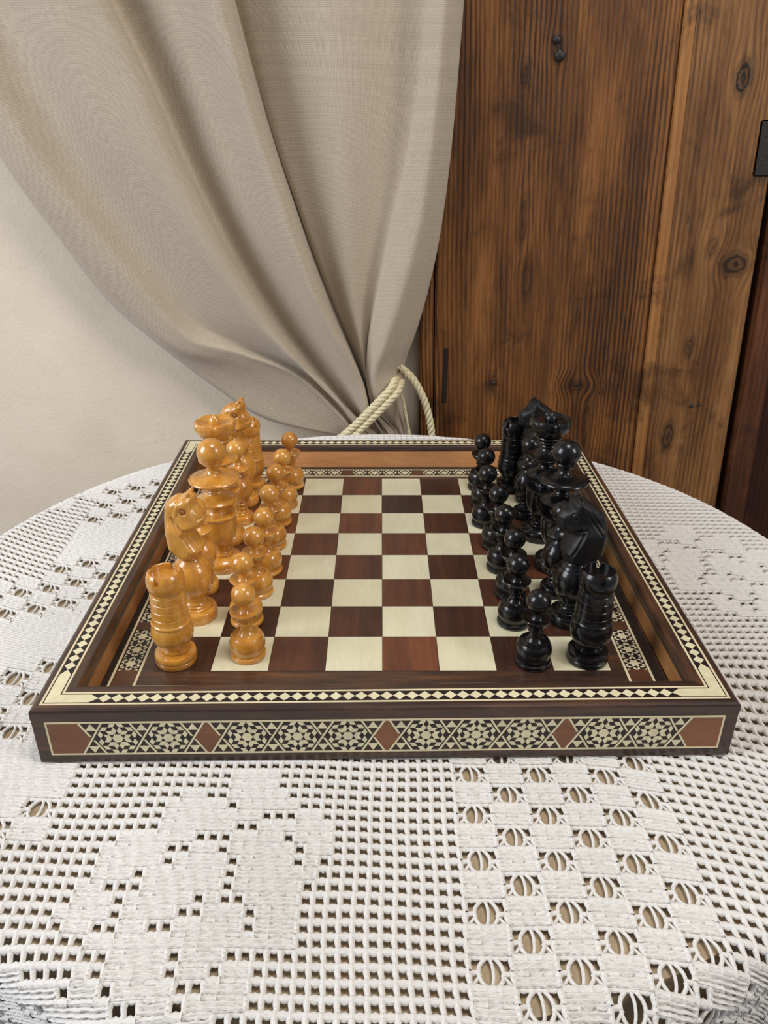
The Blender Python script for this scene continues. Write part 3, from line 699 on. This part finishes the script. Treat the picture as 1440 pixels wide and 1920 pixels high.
for q, (lst, cn) in enumerate(((pw, hon), (pk, blk))):
    for i, (x, y) in enumerate(lst):
        PL.append(('chess_pawn', q, x, y, ('%s %s pawn with ball head, %s' % (od[i], cn, 'at the front of its row' if i == 0 else 'at the far end of its row' if i == 7 else 'counting along its row from the front'))))
for kind, q, x, y, lab in PL:
    key = (kind, q)
    if key not in SETS: o = SETS[key] = build_piece(kind, KIND[kind][0], KIND[kind][1], q)
    else: o = copy_tree(SETS[key])
    o.location = W(x, y, .006); o['label'] = lab
    o['group'] = ('honey-coloured' if q == 0 else 'black')+(' pawns in a row' if kind == 'chess_pawn' else ' pieces on the back row')
    if kind == 'chess_knight': o.rotation_euler[2] = -.16 if q == 0 else PI+.12
    elif kind == 'chess_rook': o.rotation_euler[2] = random.uniform(-.1, .1) if y < 0 else 1.0
    else: o.rotation_euler[2] = random.uniform(0, 6) if kind != 'chess_queen' else .1
CG = [[(-12.35, 10.182, 11.244), (-11.595, 10.159, 8.966), (-10.805, 10.136, 7.01), (-9.762, 10.112, 5.219), (-8.509, 10.112, 3.261), (-7.096, 10.089, 1.88), (-5.508, 10.043, 0.545), (-3.821, 9.928, -0.561), (-1.346, 9.835, -1.094)], [(-12.04, 9.544, 11.184), (-11.316, 9.548, 8.963), (-10.52, 9.553, 7.08), (-9.477, 9.558, 5.343), (-8.145, 9.558, 3.481), (-6.545, 9.562, 1.906), (-4.662, 9.571, 1.405), (-2.753, 9.594, 0.693), (-0.978, 9.613, -0.854)], [(-11.199, 9.224, 11.155), (-10.486, 9.243, 9.154), (-9.637, 9.261, 7.308), (-8.525, 9.28, 5.531), (-7.272, 9.28, 3.732), (-6.024, 9.298, 2.316), (-4.339, 9.336, 1.818), (-2.47, 9.428, 0.96), (-0.938, 9.502, -0.773)], [(-10.322, 9.756, 11.207), (-9.641, 9.752, 9.355), (-8.879, 9.747, 7.488), (-7.852, 9.742, 5.768), (-6.733, 9.742, 4.083), (-5.66, 9.738, 2.703), (-4.055, 9.729, 1.912), (-2.287, 9.706, 0.978), (-0.89, 9.687, -0.789)], [(-8.534, 9.054, 11.143), (-7.992, 9.08, 9.593), (-7.335, 9.106, 7.927), (-6.467, 9.132, 6.204), (-5.43, 9.132, 4.507), (-4.298, 9.158, 3.01), (-3.071, 9.21, 1.922), (-1.821, 9.339, 0.883), (-0.793, 9.443, -0.582)], [(-7.133, 8.927, 11.134), (-6.412, 8.958, 9.344), (-5.818, 8.99, 7.533), (-4.971, 9.021, 5.599), (-4.33, 9.021, 4.299), (-3.485, 9.052, 2.874), (-2.533, 9.115, 1.543), (-1.527, 9.273, 0.373), (-0.703, 9.398, -0.436)], [(-7.117, 10.075, 11.243), (-6.319, 10.057, 9.367), (-5.64, 10.038, 7.476), (-4.821, 10.02, 5.51), (-4.132, 10.02, 4.111), (-3.277, 10.002, 2.757), (-2.32, 9.965, 1.498), (-1.386, 9.872, 0.275), (-0.678, 9.798, -0.568)], [(-5.474, 9.395, 11.181), (-4.921, 9.406, 9.608), (-4.358, 9.417, 7.919), (-3.737, 9.428, 6.102), (-3.133, 9.428, 4.61), (-2.454, 9.439, 3.188), (-1.728, 9.461, 1.936), (-1.068, 9.517, 0.719), (-0.566, 9.561, -0.349)], [(-4.052, 8.756, 11.123), (-3.66, 8.795, 9.345), (-3.25, 8.834, 7.81), (-2.757, 8.873, 6.307), (-2.257, 8.873, 4.707), (-1.689, 8.912, 3.15), (-1.107, 8.99, 1.986), (-0.631, 9.184, 0.864), (-0.404, 9.339, -0.084)], [(-4.002, 10.246, 11.265), (-3.549, 10.22, 9.375), (-3.11, 10.194, 7.752), (-2.603, 10.168, 6.17), (-2.096, 10.168, 4.563), (-1.533, 10.142, 3.026), (-1.016, 10.09, 1.812), (-0.58, 9.961, 0.682), (-0.376, 9.857, -0.235)], [(-3.492, 10.075, 11.25), (-3.157, 10.057, 9.372), (-2.801, 10.038, 7.759), (-2.352, 10.02, 6.186), (-1.84, 10.02, 4.588), (-1.324, 10.002, 3.092), (-0.909, 9.965, 1.882), (-0.526, 9.872, 0.746), (-0.34, 9.798, -0.177)], [(-1.191, 9.544, 11.204), (-1.181, 9.548, 9.364), (-1.13, 9.553, 7.782), (-1.045, 9.558, 6.091), (-0.932, 9.558, 4.59), (-0.81, 9.562, 3.16), (-0.644, 9.571, 1.991), (-0.469, 9.594, 0.836), (-0.303, 9.613, -0.073)], [(0.997, 9.863, 11.238), (0.846, 9.854, 9.335), (0.589, 9.844, 7.495), (0.245, 9.835, 5.913), (-0.022, 9.835, 4.558), (-0.305, 9.826, 3.1), (-0.464, 9.807, 1.892), (-0.472, 9.761, 0.747), (-0.269, 9.724, -0.058)], [(1.168, 9.331, 11.188), (1.016, 9.345, 9.325), (0.741, 9.359, 7.521), (0.425, 9.373, 5.968), (0.136, 9.373, 4.638), (-0.186, 9.386, 3.201), (-0.39, 9.414, 1.95), (-0.433, 9.484, 0.837), (-0.232, 9.539, 0.045)], [(1.621, 8.884, 11.146), (1.507, 8.917, 9.318), (1.331, 8.951, 7.544), (1.117, 8.984, 6.014), (0.85, 8.984, 4.705), (0.49, 9.017, 3.286), (0.141, 9.084, 2.127), (-0.125, 9.25, 1.192), (0.113, 9.384, 0.443)], [(2.131, 9.586, 11.214), (2.044, 9.589, 9.332), (1.926, 9.592, 7.51), (1.769, 9.594, 5.943), (1.56, 9.594, 4.601), (1.225, 9.597, 3.153), (0.882, 9.603, 2.068), (0.504, 9.617, 1.253), (0.509, 9.628, 0.754)], [(2.095, 10.161, 11.269), (2.001, 10.138, 9.342), (1.89, 10.116, 7.482), (1.726, 10.094, 5.884), (1.527, 10.094, 4.515), (1.216, 10.072, 3.044), (0.931, 10.027, 1.952), (0.732, 9.916, 1.303), (0.7, 9.828, 0.958)]]

# ------------------------------------------------------------------ table and lace cloth
TX, TY, TA, TB_ = 0.0, -.6, 9.5, 9.1
TZ = ZB-.15
tab = thing('round_table', 'round wooden table hidden under the lace tablecloth', 'table', (TX*S, TY*S, 0))
def ell(f, z0, z1, n=96):
    bm = bmesh.new(); a = []; b = []
    for i in range(n):
        c, s = math.cos(2*PI*i/n), math.sin(2*PI*i/n); a.append(bm.verts.new((TA*f*c, TB_*f*s, z0))); b.append(bm.verts.new((TA*f*c, TB_*f*s, z1)))
    t = bm.faces.new(b); bm.faces.new(a[::-1])
    for i in range(n): bm.faces.new((a[i], a[(i+1) % n], b[(i+1) % n], b[i]))
    bmesh.ops.bevel(bm, geom=list(t.edges), offset=.12, segments=3, affect='EDGES'); return bm_mesh(bm)
link('table_top', ell(1.0, TZ-.8, TZ), TABLEM, tab, loc=(0,0,ZF))
link('apron', ell(.985, TZ-2.6, TZ-.8), TABLEM, tab, loc=(0,0,ZF))
lp = [(0,0),(.5,0),(.55,.2),(.45,.6),(.5,4),(.8,9),(.7,12),(.9,14),(.9,(ZF/S+TZ-2.6)),(0,(ZF/S+TZ-2.6))]
V, F = lathe(lp, 20); lm = mesh(V, F, True)
for sx in (-1, 1):
    for sy in (-1, 1): link('leg', lm, TABLEM, tab, loc=(sx*5*S, sy*4.8*S, 0))

CU, CVV = .18, .20
ZC = ZB-.062
def warp(u, v):
    y = v-.02*u-.05*np.maximum(0, u-2.5)**2*(1-sstep(-4.5, -2.5, v))+.06*np.maximum(0, -u-4.5)**2*sstep(-5, -3, v)
    y = y+.022*np.sin(u*1.1+.4*v)+.012*np.sin(u*2.7+v*1.3); x = u+.025*np.sin(v*.9+.5*u)+.012*np.sin(v*3.1+u)
    return x, y
def drape(x, y):
    dx, dy = x-TX, y-TY; rho = np.hypot(dx, dy)+1e-9; th = np.arctan2(dy, dx); c, s = dx/rho, dy/rho
    re = 1/np.sqrt((c/TA)**2+(s/TB_)**2); b = .42; e = np.maximum(0, rho-re); an = np.minimum(e/b, PI/2); s2 = np.maximum(0, e-b*PI/2)
    fold = sstep(0, 2.0, e)*(.16+.16*np.sin(13*th+.8*np.sin(3*th)))*(1-.75*sstep(.2,.9,s))
    r = np.minimum(rho, re)+b*np.sin(an)+fold; z = -b*(1-np.cos(an))-s2*.97
    return np.stack([TX+r*c, TY+r*s, ZC+z], -1)
def place(u, v, h):
    def f(a, b_): return drape(*warp(a, b_))
    e = .02; P = f(u, v); du = f(u+e, v)-f(u-e, v); dv = f(u, v+e)-f(u, v-e); N = np.cross(du, dv); N /= np.linalg.norm(N, axis=-1)[..., None]+1e-12
    return P+N*h[..., None]
FL = """.................####...............
.................####...............
.............##..#####..............
............#####.#####.............
............########...##...........
............######..######..........
.........######...####.###..........
........#####..##.#####.##..........
........#####.####.####.#...........
........###.######.######...........
.......##...######.#####............
.......###.#####.#..####............
......####.####..###.###............
.......##..##..#####.###............
.........###############............
...........####.###.................
.........#.####.##.##...............
.........##.####..###...............
..........##..##.####...............
..........#########.................""".split('\n')
i0, i1, j0, j1 = -76, 76, -74, 68
typ = {}
def flower(ci, cj, flip=False):
    for r, row in enumerate(FL):
        for c, ch in enumerate(row[::-1] if flip else row):
            if ch == '#': typ[(ci+c, cj-r)] = 1
flower(-30, -30); flower(-6+30, 12, True); flower(-66, 30); flower(-18, 40); flower(30, -32, True) if False else None
def lac(bi, bj):
    u, v = (bi*3+1.5)*CU, (bj*2+1)*CVV
    if .9 < u < 4.25 and v < -5.2: return True
    if u < -5.0 and -7.2 < v < 6 and u > -7.35-max(0, -.3-v)*1.3: return True
    if u > 9.9 or u < -9.9 or v > 9.5: return (bi+3*bj) % 7 < 3
    return False
lac_open = []
for bi in range(i0//3, i1//3):
    for bj in range(j0//2, j1//2):
        if not lac(bi, bj): continue
        solid = (bi+bj) % 2 == 0
        left = bi*3*CU < -4
        if not solid and left and (bi*7+bj*3) % 5 < 2: solid = True
        for a in range(3):
            for b in range(2): typ[(bi*3+a, bj*2+b)] = 1 if solid else 2
        if not solid: lac_open.append((bi*3, bj*2))
ii, jj = np.meshgrid(np.arange(i0, i1), np.arange(j0, j1), indexing='ij'); ii = ii.ravel(); jj = jj.ravel()
uc, vc = warp((ii+.5)*CU, (jj+.5)*CVV); dx, dy = uc-TX, vc-TY; rho = np.hypot(dx, dy); re = 1/np.sqrt((dx/rho/TA)**2+(dy/rho/TB_)**2)
hidden = (np.abs(uc) < 5.0) & (np.abs(vc) < 5.0)
keep = (rho-re < 2.9) & ~hidden; ii, jj = ii[keep], jj[keep]
over = (rho-re)[keep]
for a, b, o in zip(ii, jj, over):          # the hanging border is worked closer
    if o > .3 and typ.get((a, b), 0) != 2: typ[(a, b)] = 0 if (a*5+b*3) % 11 < 2 or (a//4+b//3) % 5 == 0 and (a+b) % 2 else 1
ty = np.array([typ.get((a, b), 0) for a, b in zip(ii, jj)])
okset = set(zip(ii.tolist(), jj.tolist()))
def strips(a, b, h, ci, cj):
    """template rings (m,n) placed in every listed cell"""
    ci = ci[:, None, None]; cj = cj[:, None, None]
    u = (ci+a[None])*CU; v = (cj+b[None])*CVV; hh = h[None]+0*u
    m, n = a.shape; P = place(u, v, hh).reshape(-1, 3)
    i, j = np.meshgrid(np.arange(m-1), np.arange(n), indexing='ij'); jn = (j+1) % n
    q = np.stack([i*n+j, i*n+jn, (i+1)*n+jn, (i+1)*n+j], -1).reshape(-1, 4)
    return P, (q[None]+(np.arange(ci.shape[0])*m*n)[:, None, None]).reshape(-1, 4)
th6 = np.linspace(0, 2*PI, 6, endpoint=False)
def hstrand(ci, cj, r=.052, m=5):
    a = np.linspace(0, 1, m)[:, None]+0*th6; rr = r*(1+.14*np.cos(np.linspace(0, 1, m)*2*PI*2))[:, None]
    b = rr*np.cos(th6)[None]/CVV*1.15; h = rr*np.sin(th6)[None]+.004; return strips(a, b, h, ci, cj)
def vstrand(ci, cj, r=.042):
    b = np.array([.08, .35, .65, .95])[:, None]+0*th6; rr = r*np.array([1.25, .9, 1.0, 1.3])[:, None]
    a = rr*np.cos(th6)[None]/CU+.03*np.array([0, 1, -1, 0])[:, None]; h = rr*np.sin(th6)[None]; return strips(a, b, h, ci, cj)
def path_strand(pts, ci, cj, r=.028):
    """strand through cell coordinates pts [(a,b)...]"""
    P = catmull(np.array(pts, float), 4); T = np.gradient(P*np.array([CU, CVV]), axis=0); T /= np.linalg.norm(T, axis=1)[:, None]; N = np.stack([-T[:, 1], T[:, 0]], 1)
    a = P[:, 0][:, None]+r*np.cos(th6)[None]*N[:, 0][:, None]/CU; b = P[:, 1][:, None]+r*np.cos(th6)[None]*N[:, 1][:, None]/CVV; h = r*np.sin(th6)[None]+.004+0*a
    return strips(a, b, h, ci, cj)
# rows of chain: skip the middle row inside open lace blocks
below = np.array([typ.get((a, b-1), 0) for a, b in zip(ii, jj)])
side = np.array([all(typ.get((a+d, b+e), 0) == 1 for d in (-1, 1) for e in (0, -1)) for a, b in zip(ii, jj)])
mh = ~((ty == 2) & (below == 2) & (jj % 2 != 0)) & ~((ty == 1) & (below == 1) & side)
left2 = np.array([typ.get((a-1, b), 0) for a, b in zip(ii, jj)])
mv = (ty == 0) | ((ty == 1) & (left2 != 1)) | ((ty == 2) & (ii % 3 == 0))
cloth = thing('lace_tablecloth', 'white crocheted filet lace tablecloth draped over the round table', 'tablecloth', W(0, 0, ZB))
cll = (0, 0, -ZB*S)
m1, m2 = mh & (ty != 1), mh & (ty == 1)
V, Q = join_np([hstrand(ii[m1], jj[m1]), hstrand(ii[m2], jj[m2], .036), vstrand(ii[mv], jj[mv])])
link('crochet_mesh', mesh_np(V, Q), COT, cloth, kind='stuff', loc=cll)
# solid blocks: close rows of stitches
so = ty == 1; nb = 19; na = 5
a = np.linspace(0, 1, na)[:, None]+0*np.zeros(nb)[None]; b = np.linspace(0, 1, nb)[None]+0*a
ci, cj = ii[so], jj[so]; u = (ci[:, None, None]+a)*CU; v = (cj[:, None, None]+b)*CVV
h = -.056+.106*np.power(np.abs(np.cos(3*PI*b[None]+.34*np.sin(u*2*PI/.21+v*9+1.5*np.sin(u*3)))),.75)+.005*np.sin(u*47+v*31)
P = place(u, v, h).reshape(-1, 3)
i_, j_ = np.meshgrid(np.arange(na-1), np.arange(nb-1), indexing='ij'); q = np.stack([i_*nb+j_, (i_+1)*nb+j_, (i_+1)*nb+j_+1, i_*nb+j_+1], -1).reshape(-1, 4)
Q = (q[None]+(np.arange(len(ci))*na*nb)[:, None, None]).reshape(-1, 4)
link('solid_crochet', mesh_np(P, Q), COT, cloth, kind='stuff', loc=cll)
lo = np.array([c for c in lac_open if c in okset])
L0, L1 = lo[:, 0], lo[:, 1]
V, Q = join_np([path_strand(p, L0, L1, r) for p, r in [
    ([(1.2,0),(.78,.5),(.66,1),(.78,1.5),(1.25,2)], .027), ([(1.8,0),(2.22,.5),(2.34,1),(2.22,1.5),(1.8,2)], .027), ([(1.42,0),(1.62,.6),(1.64,1.4),(1.45,2)], .022),
    ([(0,.9),(.4,1.0),(.75,1.05)], .036), ([(2.25,1.0),(2.6,.95),(3,1.0)], .036), ([(.1,.1),(.5,.55),(.8,.9)], .022), ([(2.9,.15),(2.5,.6),(2.2,.9)], .022)]])
link('lace_loops', mesh_np(V, Q), COT, cloth, kind='stuff', loc=cll)

# ------------------------------------------------------------------ curtain and cords
G = np.array(CG)                      # guide lines (17 lines, 9 rows, xyz)
top = G[:, 0]-G[:, 1]
rows = [G[:, 0]+top*np.array([1, .3, 1])*k for k in (2.6, 1.3)]
# below the tie the bundle fans out again
dn1 = G[:, 8].copy(); k = np.linspace(0, 1, 17)
tail = []
for dz, wd in ((1.1, .10), (2.3, .35), (4.5, .7), (9, 1.0), (16, 1.2)):
    q = G[:, 8].copy(); xc = -.05; q[:, 0] = (-.95-wd*.6)+(1.95+wd*1.0)*k; q[:, 2] = -dz-.1; q[:, 1] = 9.8+.22*np.sin(k*17+dz*.2)*min(1, .4+dz*.15); tail.append(q)
mid = G[:, 8].copy(); mid = (mid+tail[0])/2; mid[:, 1] += .12; mid[-3:, 0] = np.array([.52, .68, .74])
GG = np.stack([rows[0], rows[1]]+[G[:, i] for i in range(9)]+[mid]+tail, 0)    # (rows,17,3)
A = catmull(GG, 9); B_ = catmull(A.transpose(1, 0, 2), 10).transpose(1, 0, 2); nr, nc = B_.shape[:2]
# small wrinkles
gx = np.linspace(0, 1, nc)[None]; gy = np.linspace(0, 1, nr)[:, None]
B_[..., 1] += .035*np.sin(gx*95+gy*9)*np.clip(gy*2-.1, .1, .6)+.02*np.sin(gx*41-gy*23)
ra = np.linalg.norm(np.diff(B_, axis=0), axis=2).mean(1); vv = np.r_[0, np.cumsum(ra)]
ca = np.linalg.norm(np.diff(B_[18:100], axis=1), axis=2).max(0); uu = np.r_[0, np.cumsum(ca)]
i_, j_ = np.meshgrid(np.arange(nr-1), np.arange(nc-1), indexing='ij'); Q = np.stack([i_*nc+j_, (i_+1)*nc+j_, (i_+1)*nc+j_+1, i_*nc+j_+1], -1).reshape(-1, 4)
cu0 = W(0, 9.65, 0)
V = B_.reshape(-1, 3)-np.array((0, 9.65, 0))
me = mesh_np(V, Q); uvl = me.uv_layers.new(name='UVMap'); U_ = np.stack(np.broadcast_arrays(uu[None], vv[:, None]), -1).reshape(-1, 2)
uvl.data.foreach_set('uv', U_[Q.ravel()].astype(np.float32).ravel())
cur = link('curtain', me, LINEN, None, loc=cu0); tag(cur, 'beige linen curtain gathered in folds and tied back with cord', 'curtain')
sm_ = cur.modifiers.new('thick', 'SOLIDIFY'); sm_.thickness = .0007; sm_.offset = 0
ra_ = [(-2.9,9.8,-1.3),(-2.5,9.5,-1.45),(-2.0,9.35,-1.4),(-1.38,9.28,-1.12),(-.825,9.24,-.639),(-.265,9.18,-.033),(.215,9.2,.471),(.42,9.28,.70),(.50,9.45,.82),(.55,9.75,.86)]
parts = []
for s in (-1, 1):
    P = np.array(ra_); P[:, 0] += s*.11*.75; P[:, 2] -= s*.11*.75; parts.append(cord_np(P, .062, .072, .52))
tie = thing('curtain_tieback', 'doubled twisted ivory cord tied round the gathered curtain', 'curtain tieback', W(-.2, 9.25, 0))
off = np.array((-.2, 9.25, 0))
for v_, q_ in parts: link('cord', mesh_np(v_-off, q_), CORD, tie)
v_, q_ = cord_np([(.55,9.6,1.25),(.68,9.75,1.2),(1.03,9.8,.842),(1.39,9.8,.154),(1.603,9.8,-.588),(1.69,9.8,-1.349),(1.70,9.9,-2.73),(1.6,10.05,-4.5)], .06, .068, .56)
link('hanging_cord', mesh_np(v_-off, q_), CORD, tie)
v_, q_ = cord_np([(.56,9.35,.60),(.70,9.42,.26),(.83,9.45,-.38),(.93,9.5,-1.13),(.98,9.5,-2.0)], .018, .02, .22, 2)
link('loose_thread', mesh_np(v_-off, q_), CORD, tie)
